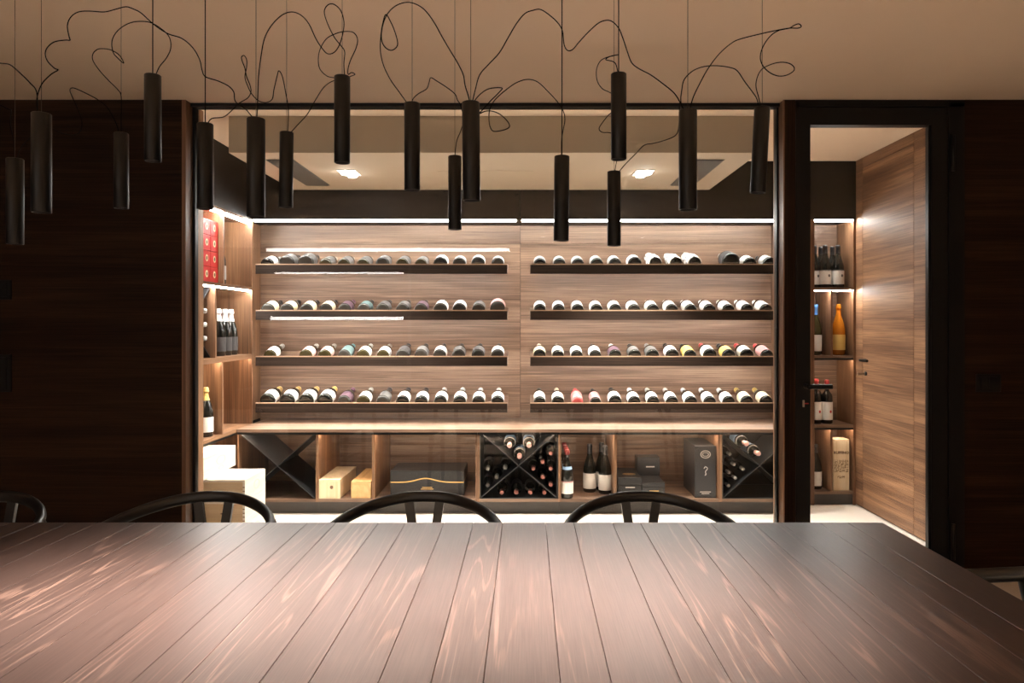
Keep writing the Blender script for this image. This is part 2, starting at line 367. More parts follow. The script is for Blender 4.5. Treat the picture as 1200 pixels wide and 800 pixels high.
# glazed door
d1 = sroot('door_1', (1.78, YW, 0))
box('door_jamb', 1.354, 1.372, YW - 0.002, 3.80, 0, 2.365, black_m, d1)
box('door_jamb', 2.125, 2.204, YW - 0.002, 3.80, 0, 2.365, black_m, d1)
box('door_head', 1.354, 2.204, YW - 0.002, 3.80, 2.345, 2.379, black_m, d1)
box('door_stile', 1.374, 1.430, YW + 0.004, 3.71, 0.012, 2.341, black_m, d1)
box('door_stile', 2.040, 2.122, YW + 0.004, 3.71, 0.012, 2.341, black_m, d1)
box('door_rail', 1.430, 2.040, YW + 0.004, 3.71, 2.255, 2.341, black_m, d1)
box('door_rail', 1.430, 2.040, YW + 0.004, 3.71, 0.012, 0.07, black_m, d1)
box('glass_pane', 1.428, 2.042, 3.675, 3.685, 0.068, 2.257, pane_m, d1)
box('glazing_bead', 2.028, 2.040, 3.66, 3.675, 0.07, 2.255, brass_m if False else black_m, d1)
hz = PZ(452.5, 3.62)
ob('lever_handle', MB().tube(smooth_path([(1.402, YW, hz), (1.402, YW - 0.045, hz), (1.412, YW - 0.055, hz), (1.515, YW - 0.055, hz)], 4), 0.011, rz=0.013) , black_m, d1, (-1.78, -YW, 0))
ob('lock_cylinder', MB().box(1.390, 1.398, YW - 0.004, YW + 0.006, PZ(477, 3.64), PZ(469, 3.64)), brass_m, d1, (-1.78, -YW, 0))
ob('key_tag', MB().box(1.398, 1.418, YW - 0.006, YW - 0.003, PZ(473.4, 3.64), PZ(472.2, 3.64)), red_m, d1, (-1.78, -YW, 0))
for z0 in (0.07, 2.02):
    ob('hinge', MB().lathe([(0, 0), (0.010, 0), (0.010, 0.18), (0, 0.18)], 12), black_m, d1, (2.14 - 1.78, -0.012, z0))

# switch plates
for nm, x0, x1, y0, y1, lb in (('switch_plate', 1143, 1172, 459, 438, 'black wide switch plate on the dark wall beside the glass door'),
                               ('switch_plate', -12, 14, 351, 328, 'upper black switch plate at the left edge of the dark wall'),
                               ('switch_plate', -12, 14, 459, 415, 'lower black switch plate at the left edge of the dark wall')):
    t = thing(nm, lb, 'switch', ((PX(x0, YW) + PX(x1, YW)) / 2, YW, PZ(y0, YW)), group='switch plates')
    a, b_, z0, z1 = PX(x0, YW), PX(x1, YW), PZ(y0, YW), PZ(y1, YW)
    box('cover_plate', a, b_, YW - 0.008, YW, z0, z1, black_m, t, 0.0015)
    box('rocker', a + 0.02, (a + b_) / 2 - 0.001, YW - 0.012, YW - 0.008, z0 + 0.015, z1 - 0.015, black_m, t)
    box('rocker', (a + b_) / 2 + 0.001, b_ - 0.02, YW - 0.012, YW - 0.008, z0 + 0.015, z1 - 0.015, black_m, t)

# ------------------------------------------------------------------ downlights
for x, lb in ((409, 'left twin downlight set in the cellar soffit'), (754, 'right twin downlight set in the cellar soffit')):
    Yd = 4.446; X = PX(x, Yd)
    t = thing('downlight', lb, 'downlight', (X, Yd, 2.181), group='soffit downlights')
    ob('housing', MB().box(-0.055, 0.055, -0.085, 0.085, -0.004, 0.0), white_m, t)
    for k, dy in enumerate((-0.036, 0.04)):
        ob('lamp', MB().lathe([(0, -0.022), (0.020, -0.021), (0.030, -0.014), (0.034, -0.004)], 16), lamp_m, t, ((0.012 if x > 600 else -0.012) * (-1 if k else 1), dy, 0))
    for k in range(2):
        l = bpy.data.lights.new('downlight_spot', 'SPOT'); l.energy = DOWN; l.color = (1, 0.93, 0.84); l.spot_size = R(88); l.spot_blend = 0.7; l.shadow_soft_size = 0.03
        lo = bpy.data.objects.new('downlight_spot', l); col.objects.link(lo); lo.parent = t; lo.location = (0, -0.036 + 0.076 * k, -0.03)

# ------------------------------------------------------------------ left open shelf unit (opens to the right)
su = thing('shelf_unit', 'tall walnut open shelving along the left side behind the glass', 'shelving', (XL, 4.45, 0))
XBK = -2.25
box('side_panel', XBK, XL, YU, YU + 0.018, 0, 1.975, wal_z, su)
box('side_panel', XBK, XL, 3.86, 3.88, 0, 1.975, wal_z, su)
box('unit_back', XBK - 0.014, XBK, 3.86, YU + 0.018, 0, CEIL - 0.002, wal_z, su)
box('fascia', XL - 0.02, XL, 3.86, YU - 0.001, 1.975, CEIL - 0.002, fas_m, su)
for z0, z1 in ((0.085, 0.105), (1.025, 1.045), (1.486, 1.506), (1.957, 1.975)):
    box('shelf', XBK, XL, 3.88, YU, z0, z1, wal_y, su)
box('plinth', XBK, XL - 0.04, 3.88, YU, 0.0, 0.085, plinth_m, su)
for y, z0, z1 in ((4.545, 1.506, 1.957), (4.43, 1.045, 1.486), (4.53, 0.563, 1.025)):
    box('divider', XBK, XL, y, y + 0.018, z0, z1, wal_z, su)
led_wedge(su, 'Y', 3.88, YU - 0.004, XL - 0.001, 1.9565, 0.03, 0.011)
led_wedge(su, 'Y', 3.88, YU - 0.004, XL - 0.001, 1.4858, 0.022, 0.008)
box('shelf_lip', XL - 0.006, XL, 3.88, YU, 1.013, 1.0248, wal_y, su)
box('led_strip', XL - 0.02, XL - 0.010, 3.88, YU - 0.001, 1.0195, 1.025, cell_led_m, su)
box('led_strip', XL - 0.026, XL - 0.016, 3.88, 4.75, 0.5375, 0.5428, cell_led_m, su)
box('shelf_lip', XL - 0.012, XL - 0.004, 3.881, 4.75, CT - 0.036, CT - 0.0203, black_m, su)
# rack plates in the front cell
def yz_plate(y0, z0, y1, z1, th=0.005):
    d = Vector((y1 - y0, z1 - z0)).normalized(); n = Vector((-d.y, d.x)) * th / 2
    q = [(y0 + n.x, z0 + n.y), (y1 + n.x, z1 + n.y), (y1 - n.x, z1 - n.y), (y0 - n.x, z0 - n.y)]
    v = [(x - XL, y - 4.45, z) for x in (XBK + 0.002, XL - 0.03) for y, z in q]
    ob('rack_plate', MB().add(v, [(0, 1, 2, 3), (7, 6, 5, 4), (0, 4, 5, 1), (1, 5, 6, 2), (2, 6, 7, 3), (3, 7, 4, 0)]), rack_m, su)
yz_plate(3.885, 1.052, 4.425, 1.472); yz_plate(3.885, 1.472, 4.150, 1.266); yz_plate(4.160, 1.258, 4.425, 1.052)

# ------------------------------------------------------------------ alcove shelf unit (seen through the door)
au = thing('shelf_unit', 'narrow walnut shelving seen through the glass door', 'shelving', (2.13, YU, 0))
XA, XB_, YAB = 1.975, 2.279, 5.29
box('side_panel', XA, XA + 0.018, YU, YAB, 0.0, 1.975, wal_z, au)
box('side_panel', XB_ - 0.016, XB_, YU, YAB, 0.0, 1.975, wal_z, au)
box('unit_back', XA, XB_, YAB, YAB + 0.012, 0.0, 1.975, wal_x, au)
for z0, z1 in ((0.075, 0.093), (0.535, 0.555), (1.018, 1.034), (1.488, 1.506)):
    box('shelf', XA + 0.018, XB_ - 0.016, YU + 0.001, YAB, z0, z1, wal_x, au)
box('plinth', XA + 0.018, XB_ - 0.016, YU + 0.02, YAB, 0, 0.075, plinth_m, au)
XD = PX(976, YU)
box('divider', XD - 0.014, XD, YU + 0.002, YAB, 1.034, 1.488, wal_z, au)
box('divider', XD - 0.016, XD - 0.002, YU + 0.002, YAB, 0.093, 0.535, wal_z, au)
led_wedge(au, 'X', XA + 0.0185, XB_ - 0.0165, YU + 0.002, 1.4878, 0.022, 0.008)
for zz in (1.018, 0.535):
    box('shelf_lip', XA + 0.018, XB_ - 0.016, YU + 0.001, YU + 0.006, zz - 0.014, zz - 0.0002, black_m, au)
box('led_strip', XA + 0.018, XB_ - 0.016, YU + 0.010, YU + 0.020, 1.0125, 1.018, cell_led_m, au)
box('led_strip', XA + 0.018, XB_ - 0.016, YU + 0.010, YU + 0.020, 0.5295, 0.535, cell_led_m, au)

# ------------------------------------------------------------------ base cabinets and worktop
YC = 4.75
edges = [277.2, 371, 437, 559.5, 656.2, 721.5, 844.5, 938]
wcat = ['far left base cabinet holding an empty black cross rack', 'narrow base cabinet holding two small wooden boxes', 'wide base cabinet holding the black box with a gold wave',
        'middle base cabinet holding the full black bottle rack', 'narrow base cabinet holding standing wine bottles', 'wide base cabinet holding black gift boxes', 'far right base cabinet holding a bottle rack']
CABX = []
for i in range(7):
    a, b_ = PX(edges[i], YC) + 0.0005, PX(edges[i + 1], YC) - 0.0005
    CABX.append((a, b_))
    t = thing('base_cabinet', wcat[i] + ', walnut and open', 'cabinet', ((a + b_) / 2, YC, 0), group='base cabinets')
    th = 0.012 if i in (2, 3, 5, 6) else 0.008
    tl = 0.013 if i in (3, 6) else 0.0085
    tr = 0.013 if i in (2, 5) else 0.0085
    box('side_panel', a, a + tl, YC + 0.0125, YB - 0.01, 0.085, CT - 0.02, wal_z, t)
    box('side_panel', b_ - tr, b_, YC + 0.0125, YB - 0.01, 0.085, CT - 0.02, wal_z, t)
    box('bottom_panel', a + tl, b_ - tr, YC + 0.0125, YB - 0.01, 0.085, 0.104, wal_x, t)
    box('back_panel', a + tl, b_ - tr, YB - 0.02, YB - 0.01, 0.104, CT - 0.02, wal_x, t)
    box('front_lip', a, b_, YC + 0.004, YC + 0.012, CT - 0.036, CT - 0.0203, black_m, t)
    box('plinth', a, b_, YC + 0.06, YB - 0.05, 0, 0.085, plinth_m, t)
    box('led_strip', a + tl, b_ - tr, YC + 0.03, YC + 0.042, CT - 0.0265, CT - 0.0205, cell_led_m, t)
wt = thing('worktop', 'long walnut worktop running under the bottle shelves', 'worktop', (0, YC, CT))
box('top_board', XL, 1.80, YC, YB - 0.002, CT - 0.02, CT, wal_x, wt, label='walnut board along the back')
box('top_board', XBK + 0.001, XL - 0.0005, 3.881, YU - 0.001, CT - 0.02, CT, wal_y, wt, label='walnut board along the left side')

# ------------------------------------------------------------------ bottle trays
YS = 5.0; SLOPE = R(13)
TRAYZ = [PZ(309, YS), PZ(363, YS), PZ(417, YS), PZ(471.5, YS)]
TX = [(PX(299.5, YS), PX(594.5, YS)), (PX(621.3, YS), 1.775)]
rown = ['top', 'second', 'third', 'bottom']
for r in range(4):
    for s in range(2):
        z = TRAYZ[r]; a, b_ = TX[s]
        t = thing('bottle_tray', f'{rown[r]} dark wooden bottle tray on the {"left" if s == 0 else "right"} half of the wall', 'shelf', ((a + b_) / 2, YS, z - 0.069), group='bottle trays')
        lip = box('front_lip', a, b_, YS, YS + 0.012, z - 0.069, z - 0.0072, dwal_x, t); lip['origin'] = ((a + b_) / 2, YS + 0.006, z - 0.069)
        L = YB - 0.001 - (YS + 0.012); z0 = z - 0.050
        sec = [(0, z0 - 0.012), (0, z0), (L, z0 + L * math.tan(SLOPE)), (L, z0 + L * math.tan(SLOPE) - 0.012)]
        v = [(x, y, zz) for x in (a, b_) for y, zz in sec]
        bd = MB().add([(x - (a + b_) / 2, y + 0.012, zz - (z - 0.069)) for x, y, zz in v], [(0, 1, 2, 3), (7, 6, 5, 4), (0, 4, 5, 1), (1, 5, 6, 2), (2, 6, 7, 3), (3, 7, 4, 0)])
        ob('sloping_board', bd, wal_x, t)
        box('lip_edge', a, b_, YS, YS + 0.012, z - 0.007, z, edge_m, lip, label='pale wood edge strip')
        box('led_strip', a + 0.01, b_ - 0.01, YS + 0.016, YS + 0.026, z - 0.0665, z - 0.0625, low_led_m if r == 3 else tray_led_m, t)

# ------------------------------------------------------------------ bottles
PROF = {
 'bordeaux': [(0, .006), (.5, .002), (.86, 0), (1, .02), (1, .60), (.97, .635), (.86, .675), (.62, .715), (.42, .745), (.37, .775), (.36, .93), (.39, .935), (.39, .97), (.36, .99), (.30, 1.0), (0, 1.0)],
 'burgundy': [(0, .006), (.5, .002), (.86, 0), (1, .02), (1, .44), (.97, .50), (.88, .57), (.72, .645), (.55, .71), (.42, .77), (.37, .82), (.35, .93), (.39, .935), (.39, .965), (.35, .99), (.3, 1.0), (0, 1.0)],
 'champagne': [(0, .006), (.5, .002), (.86, 0), (1, .02), (1, .46), (.96, .53), (.86, .60), (.68, .68), (.50, .75), (.40, .80), (.34, .86), (.33, .90), (.42, .905), (.42, .935), (.38, .945), (.36, .985), (.28, 1.0), (0, 1.0)],
}
PROF['flute'] = PROF['burgundy']
CAPR = {'flute': .90, 'bordeaux': .80, 'burgundy': .80, 'champagne': .74}
LABR = {'flute': (.10, .34), 'bordeaux': (.09, .50), 'burgundy': (.08, .40), 'champagne': (.10, .40)}
CACHE = {}
def prof_r(prof, t):
    for (r0, z0), (r1, z1) in zip(prof, prof[1:]):
        if z0 <= t <= z1 and z1 > z0: return r0 + (r1 - r0) * (t - z0) / (z1 - z0)
    return prof[-1][0]
def bmesh_of(kind, part, rad, ln):
    k = (kind, part, round(rad, 4), round(ln, 3))
    if k in CACHE: return CACHE[k]
    p = PROF[kind]
    if part == 'body':
        m = MB().lathe([(r * rad, z * ln) for r, z in p], 20).mesh('glass_body')
    elif part == 'cap':
        c = CAPR[kind]; q = [(prof_r(p, c), c)] + [(r, z) for r, z in p if z > c]
        m = MB().lathe([(r * rad + (0.0012 if r > 0 else 0), z * ln + (0.001 if z >= 0.99 else 0)) for r, z in q], 14).mesh('capsule')
    else:
        a, b = LABR[kind]
        if part == 'band': a, b = b - .015, b + .02
        if part == 'neck': a, b = .60, .66
        zz = [a + (b - a) * i / 3 for i in range(4)]
        m = MB().lathe([(prof_r(p, z) * rad + 0.0008, z * ln) for z in zz], 18, R(-90 - 115), R(-90 + 115)).mesh('paper_label')
    CACHE[k] = m
    return m
_mesh_mat = {}
def obm(name, me, m, parent):
    key = (me.name, m.name)
    if key not in _mesh_mat:
        c = me if not me.materials else me.copy()
        if c is not me: c.materials.clear()
        c.materials.append(m); _mesh_mat[key] = c
    o = bpy.data.objects.new(name, _mesh_mat[key]); col.objects.link(o); o.parent = parent
    return o
def bottle(label, loc, rot=(0, 0, 0), kind='bordeaux', rad=0.042, ln=0.31, glass=glass_dk, lab='white', cap='black', group=None, band=None, neck=None, shield=None):
    t = thing('wine_bottle', label, 'bottle', loc, rot, group)
    obm('glass_body', bmesh_of(kind, 'body', rad, ln), glass, t)
    if cap: obm('capsule', bmesh_of(kind, 'cap', rad, ln), MATS['capsule_' + cap], t)
    pl = None
    if lab: pl = obm('paper_label', bmesh_of(kind, 'label', rad, ln), MATS['label_' + lab], t)
    if band: obm('label_band', bmesh_of(kind, 'band', rad, ln), MATS[band], t)
    if shield:
        disc('shield', rad * 0.20, rad * 0.26, MATS[shield], pl or t, (rad * 0.3, -math.sqrt(rad ** 2 - (rad * .3) ** 2) - 0.0012, ln * 0.28), (0, 0, R(14)), 12)
    if neck: obm('neck_label', bmesh_of(kind, 'neck', rad, ln), MATS[neck], t)
    return t
ORD = ['first', 'second', 'third', 'fourth', 'fifth', 'sixth', 'seventh', 'eighth', 'ninth', 'tenth', 'eleventh', 'twelfth', 'thirteenth', 'fourteenth', 'fifteenth', 'sixteenth']
# (x in the photo's frame at the tray's front, label, capsule, kind, radius)
S, B, C = 'bordeaux', 'burgundy', 'champagne'
rows = {
 (0, 0): [(313, 'white', 'grey', B, .043), (335.7, 'grey', 'black', B, .051), (358, 'grey', 'black', B, .053), (381, 'grey', 'clear', S, .041), (402.5, 'grey', 'clear', S, .041), (425, 'grey', 'clear', S, .041), (448, 'grey', 'black', B, .046),
          (471, 'grey', 'clear', S, .042), (493, 'grey', 'clear', S, .041), (516, 'white', 'black', B, .047), (538, 'silver', 'black', B, .045), (560, 'white', 'black', B, .047), (583, 'silver', 'black', B, .044)],
 (0, 1): [(632.7, 'silver', 'black', S, .042), (655.7, 'silver', 'black', S, .042), (677.4, 'silver', 'black', S, .042), (699.6, 'silver', 'black', S, .043), (721, 'silver', 'black', S, .043), (744, 'white', 'black', B, .047),
          (768, 'tissue', None, S, .045), (792, 'tissue', None, S, .045), (814, 'tissue', None, S, .046), (857, 'dark', 'grey', B, .060), (879, 'white', 'black', B, .045), (902, 'silver', 'black', B, .046)],
 (1, 0): [(313.7, 'cream', 'black', B, .044), (336, 'cream', 'black', B, .044), (359, 'cream', 'black', B, .044), (381.5, 'cream', 'black', B, .044), (403.5, 'purple', 'purple', B, .044), (426, 'teal', 'black', B, .044), (448, 'grey', 'black', B, .044),
          (471.5, 'grey', 'black', B, .044), (493, 'purple', 'black', B, .044), (516, 'white', 'black', B, .046), (538, 'white', 'black', B, .046), (560.6, 'grey', 'purple', B, .044), (583, 'rosy', 'black', B, .052)],
 (1, 1): [(632.7 + 22.1 * k, 'white', 'white' if k > 5 else 'black', S, .042) for k in range(13)],
 (2, 0): [(316, 'white', 'clear', B, .042), (358, 'pink', 'clear', B, .043), (380, 'pink', 'clear', B, .043), (403, 'teal', 'teal', S, .042), (425, 'white', 'clear', B, .043), (448.5, 'white', 'clear', B, .042),
          (471.5, 'dark', 'black', B, .044), (493, 'grey', 'black', B, .044), (515, 'white', 'black', B, .044), (537, 'grey', 'black', B, .044), (560, 'grey', 'black', B, .044), (583, 'white', 'black', B, .044)],
 (2, 1): [(632.4, 'cream', 'cream', B, .043), (654, 'white', 'cream', S, .041), (676, 'white', 'black', S, .041), (697.7, 'white', 'black', S, .041), (721, 'purple', 'white', B, .043), (744, 'grey', 'black', B, .043), (765, 'grey', 'grey', B, .044),
          (788, 'white', 'black', B, .045), (809, 'yellow', 'black', S, .042), (832, 'white', 'red', B, .046), (854, 'yellow', 'black', B, .044), (875.5, 'white', 'red', B, .045), (899, 'rosy', 'red', S, .042)],
 (3, 0): [(313, 'white', 'gold', C, .050), (336, 'white', 'gold', C, .050), (358.5, 'white', 'gold', C, .050), (380.5, 'white', 'gold', C, .050), (403, 'purple', 'purple', B, .044), (425.5, 'white', 'clear', B, .044), (448.5, 'grey', 'black', B, .044),
          (471.5, 'white', 'black', B, .044), (493.5, 'white', 'black', B, .044), (516, 'white', 'silver', B, .044), (538.5, 'white', 'silver', B, .044), (560.6, 'white', 'silver', B, .043), (583, 'white', 'silver', B, .043)],
 (3, 1): [(632.4, 'white', 'black', S, .040), (654, 'white', 'cream', B, .042), (676.8, 'rosy', 'red', S, .040), (698, 'rosy', 'black', S, .038), (721, 'white', 'black', B, .044)] + [(743.5 + 22.1 * k, 'white', 'white', B, .042) for k in range(6)] +
         [(875.5, 'cream', 'gold', B, .043), (898, 'cream', 'gold', B, .043)],
}
desc = {'white': 'white-labelled', 'cream': 'cream-labelled', 'pink': 'pink-labelled', 'purple': 'purple-labelled', 'grey': 'grey-labelled', 'teal': 'green-labelled', 'yellow': 'yellow-labelled', 'dark': 'dark-labelled', 'rosy': 'rose-labelled', 'silver': 'silver-labelled'}
for (r, s), lst in rows.items():
    side = 'left' if s == 0 else 'right'
    for i, (x, lab, cap, kind, rad) in enumerate(lst):
        yb = 0.016 + rad * math.sin(SLOPE) + 0.002
        zs_ = TRAYZ[r] - 0.050 + (yb - 0.012) * math.tan(SLOPE) + rad / math.cos(SLOPE) + 0.0006
        y0 = YS + yb; X = PX(x, YS + 0.035)
        rx = -R(90) + SLOPE
        grp = f'bottles on the {rown[r]} {side} tray'
        if lab == 'tissue':
            t = thing('wrapped_bottle', f'bottle wrapped in pale tissue paper, {["left", "middle", "right"][[768, 792, 814].index(x)]} one of three on the top right tray', 'bottle', (X, y0, zs_ + 0.0065), (rx, 0, 0), 'tissue wrapped bottles')
            rnd = random.Random(int(x)); b = MB(); n = 16; prof = [(0, 0)] + [(1, .0), (1.04, .1), (1.0, .25), (1.06, .4), (1.0, .55), (.9, .66), (.6, .76), (.42, .84), (.55, .92), (.75, 1.0)]
            v = []; f = []
            for rr, zz in prof:
                for k in range(n):
                    a = 2 * math.pi * k / n; q = rr * rad * (1 + rnd.uniform(-.05, .09) * (0 if rr == 0 else 1))
                    v.append((q * math.cos(a), q * math.sin(a), zz * 0.29 + (rnd.uniform(-.02, .02) if zz > .8 else 0)))
            for j in range(len(prof) - 1):
                for k in range(n): f.append((j * n + k, j * n + (k + 1) % n, (j + 1) * n + (k + 1) % n, (j + 1) * n + k))
            ob('tissue_wrap', b.add(v, f), glass_pt, t)
            ob('glass_base', MB().lathe([(0, -.001), (.6 * rad, -.002), (.88 * rad, -.004), (.92 * rad, -.0005)], 18), glass_dk, t)
            continue
        g = glass_dk if s == 1 or lab in ('white',) and r in (0, 3) else glass_gr
        if lab == 'rosy' and cap == 'red' and r == 3: g = glass_ro
        if cap == 'clear' or lab == 'pink': g = glass_ol
        bt = bottle(f'{desc[lab]} wine bottle lying {ORD[i]} from the left on the {rown[r]} {side} tray', (X, y0, zs_), (rx, 0, 0), kind, rad, 0.285, g, lab, cap, grp)

# ------------------------------------------------------------------ cross racks
def rack(i, label, frame, yfront=YC + 0.0135, depth=0.42):
    a, b_ = CABX[i]; a += 0.0135; b_ -= 0.0135
    z0, z1 = 0.1045, CT - 0.0275
    t = thing('cross_rack', label, 'wine rack', ((a + b_) / 2, yfront, z0), group='black cross racks')
    th = 0.005
    if frame:
        box('rack_side', a, a + th, yfront, yfront + depth, z0, z1, rack_m, t); box('rack_side', b_ - th, b_, yfront, yfront + depth, z0, z1, rack_m, t)
        box('rack_base', a + th, b_ - th, yfront, yfront + depth, z0, z0 + th, rack_m, t); box('rack_back', a + th, b_ - th, yfront + depth - th, yfront + depth, z0 + th, z1, black_m, t)
        a += th; b_ -= th; z0 += th
    dx, dz = b_ - a, z1 - z0; ln = math.hypot(dx, dz); nx, nz = -dz / ln * th / 2, dx / ln * th / 2
    ox, oz = (a + b_) / 2, t.location.z
    e = 0.006
    def plate(xa, za, xb, zb):
        d = Vector((xb - xa, zb - za)).normalized(); n = Vector((-d.y, d.x)) * th / 2
        pl = [(xa + n.x, za + n.y), (xb + n.x, zb + n.y), (xb - n.x, zb - n.y), (xa - n.x, za - n.y)]
        ob('cross_plate', MB().prism([(p - ox, q - oz) for p, q in pl], 0, depth - 0.006), rack_m, t)
    cx, cz = (a + b_) / 2, (z0 + z1) / 2
    plate(a + e, z1 - e, b_ - e, z0 + e); k = 0.004
    plate(a + e, z0 + e, cx - k, cz - k * dz / dx); plate(cx + k, cz + k * dz / dx, b_ - e, z1 - e)
    return cx, cz, dx, dz
rack(0, 'empty black steel cross rack in the far left base cabinet', False)
rack(3, 'black steel cross rack full of bottles in the middle base cabinet', True)
rack(6, 'black steel cross rack with bottles in the far right base cabinet', True)
def rackb(x, y, cap, lab, label, grp, Yc=4.785, rad=0.039):
    return bottle(label, (PX(x, Yc), Yc + 0.295, PZ(y, Yc)), (-R(90), 0, R(180)), 'bordeaux', rad, 0.295, glass_dk, lab, cap, grp, neck='label_silver' if lab == 'blue' else None)
g2 = 'bottles in the middle cross rack'
for x, y, n in ((597, 522, 'upper left'), (620, 522, 'upper right'), (608.7, 535, 'lower')):
    rackb(x, y, 'pinkish', 'blue', f'bottle with pink capsule, {n} one of three in the rack\'s top opening', g2)
for x, y, n in ((645.5, 531, 'topmost at the edge'), (636, 541, 'upper inner'), (625, 549, 'innermost'), (645.5, 549, 'middle at the edge'), (636, 559, 'lower inner'), (645.5, 568, 'lowest at the edge')):
    rackb(x, y, 'brownpink', 'dark', f'dark bottle with brownish pink capsule in the rack\'s right opening, {n}', g2, 4.80, 0.034)
for i, (x, y) in enumerate(((588, 577), (605, 577), (621.5, 577), (638, 577))):
    rackb(x, y, 'brownpink', 'dark', f'dark bottle with brownish pink capsule, {ORD[i]} along the rack\'s bottom opening', g2, 4.80, 0.036)
for x, y, n in ((571.5, 549, 'upper outer'), (592, 548, 'innermost'), (582, 559, 'lower inner'), (571.5, 568.5, 'lowest outer')):
    rackb(x, y, 'grey', 'dark', f'dark bottle with dull grey capsule in the rack\'s left opening, {n}', g2, 4.84, 0.034)
g3 = 'bottles in the right cross rack'
for x, y, n in ((875, 520, 'upper'), (889, 531.5, 'lower')):
    rackb(x, y, 'pinkish', 'blue', f'bottle with pink capsule, {n} one of two in the far right rack\'s top opening', g3)
for x, y, n in ((855.5, 532, 'topmost'), (860.5, 544, 'upper inner'), (871, 549.5, 'innermost'), (854.5, 553.5, 'middle outer'), (862, 560, 'lower inner'), (854, 569, 'lowest')):
    rackb(x, y, 'grey', 'dark', f'dark bottle with grey capsule in the far right rack\'s left opening, {n}', g3, 4.80, 0.026)

# ------------------------------------------------------------------ standing bottles
FL = 0.1045
g = 'row of red capped bottles'
for i in range(4):
    Y = 4.805 + 0.098 * i
    bottle(f'red-capped standing bottle with white label and red band, {["front", "second", "third", "rearmost"][i]} of a row', (PX(664.5, 4.805) - 0.0012 * i, Y, FL), (0, 0, 0), 'flute', 0.041, 0.315, glass_dk, 'white', 'wine', g, band='label_rosy', neck='label_blue')
g = 'black capped burgundy bottles'
for x, Y, n in ((691, 4.98, 'left'), (709, 4.93, 'right front'), (704.8, 5.04, 'right rear')):
    bottle(f'black-capped standing bottle with broad white label, {n} of the three beside the red-capped row', (PX(x, Y), Y, FL), (0, 0, R(2)), B, 0.044, 0.325, glass_dk, 'white', 'black', g, neck=None)
# alcove, top compartment
g = 'burgundy bottles in the alcove'
for x, Y, n in ((967, 5.10, 'front middle'), (982, 5.10, 'front right'), (955.5, 5.14, 'left'), (962, 5.20, 'rear middle'), (975.5, 5.20, 'rear right')):
    X = PX(x, Y) if n != 'left' else 2.04
    bottle(f'cream-labelled burgundy bottle in the top alcove compartment, {n} one', (X, Y, 1.5065), (0, 0, 0), B, 0.040, 0.30, glass_dk, 'white', 'black', g, band='label_grey', shield='label_grey')
bottle('blue-capped bottle with small white label in the alcove behind the door stile', (2.0395, 5.12, 1.0345), (0, 0, 0), B, 0.042, 0.355, glass_ol, 'white', 'blue')
bottle('tall amber bottle with gold label standing in the alcove', (PX(981.5, 5.13) + 0.006, 5.13, 1.0345), (0, 0, R(10)), C, 0.045, 0.36, glass_am, 'yellow', None)
g = 'red capped bottles in the alcove'
for x, Y, n in ((956, 5.10, 'left'), (964.5, 5.10, 'right'), (962, 5.19, 'rear')):
    X = {'left': 2.036, 'right': 2.112, 'rear': 2.075}[n]
    bottle(f'red-capped bottle with white label behind the door handle, {n} one of three', (X, Y, 0.5555), (0, 0, 0), S, 0.038, 0.305, glass_dk, 'white', 'red', g, shield='red_card')
bottle('dark bottle with white label in the lowest alcove compartment', (2.04, 5.12, 0.0935), (0, 0, 0), B, 0.042, 0.31, glass_dk, 'white', 'black')
# left shelving
g = 'champagne bottles in the left shelving'
for x, Y, n in ((270.5, 4.90, 'right'), (263.5, 4.80, 'middle'), (256.0, 4.70, 'left')):
    bottle(f'champagne bottle with silver foil in the left shelving, {n} of three', (PX(x, Y), Y, 1.0455), (0, 0, R(20)), C, 0.044, 0.305, glass_dk, 'dark', 'white', g)
bottle('champagne bottle with gold foil and white label on the left worktop', (PX(241, 4.45), 4.45, CT + 0.0005), (0, 0, R(20)), C, 0.044, 0.30, glass_dk, 'white', 'gold')
bottle('dark bottle with silver foil beside the red boxes', (PX(263, 4.70) - 0.02, 4.66, 1.5065), (0, 0, R(20)), C, 0.044, 0.30, glass_gr, 'silver', 'silver')
g = 'bottles lying in the left shelving'
for i, (y, z) in enumerate(((4.383, 1.332), (4.383, 1.249), (4.310, 1.209), (4.383, 1.166))):
    bottle(f'dark bottle lying in the left shelving rack, {ORD[i]} from the top', (-2.235, y, z), (0, R(90), 0), S, 0.036, 0.30, glass_dk, None, 'silver', g)

# ------------------------------------------------------------------ red boxes
for c in range(2):
    for r in range(4):
        y0 = 4.325 + 0.108 * c; z0 = 1.5065 + 0.0955 * r
        t = thing('red_gift_box', f'red gift box with a round seal, {["left", "right"][c]} column, {["bottom", "second", "third", "top"][r]} in the stack', 'gift box', (-1.99, y0 + 0.053, z0), group='red gift boxes')
        me = MB().box(-0.06, 0.06, -0.053, 0.053, 0, 0.094).mesh('box_body', 0.002); ob('box_body', me, red_m, t)
        sl = disc('seal', 0.017, 0.021, cream_m, t, (0.0602, 0, 0.05), (0, 0, R(90)))
        disc('seal_emblem', 0.008, 0.012, brown_print, sl, (0, -0.001, 0))

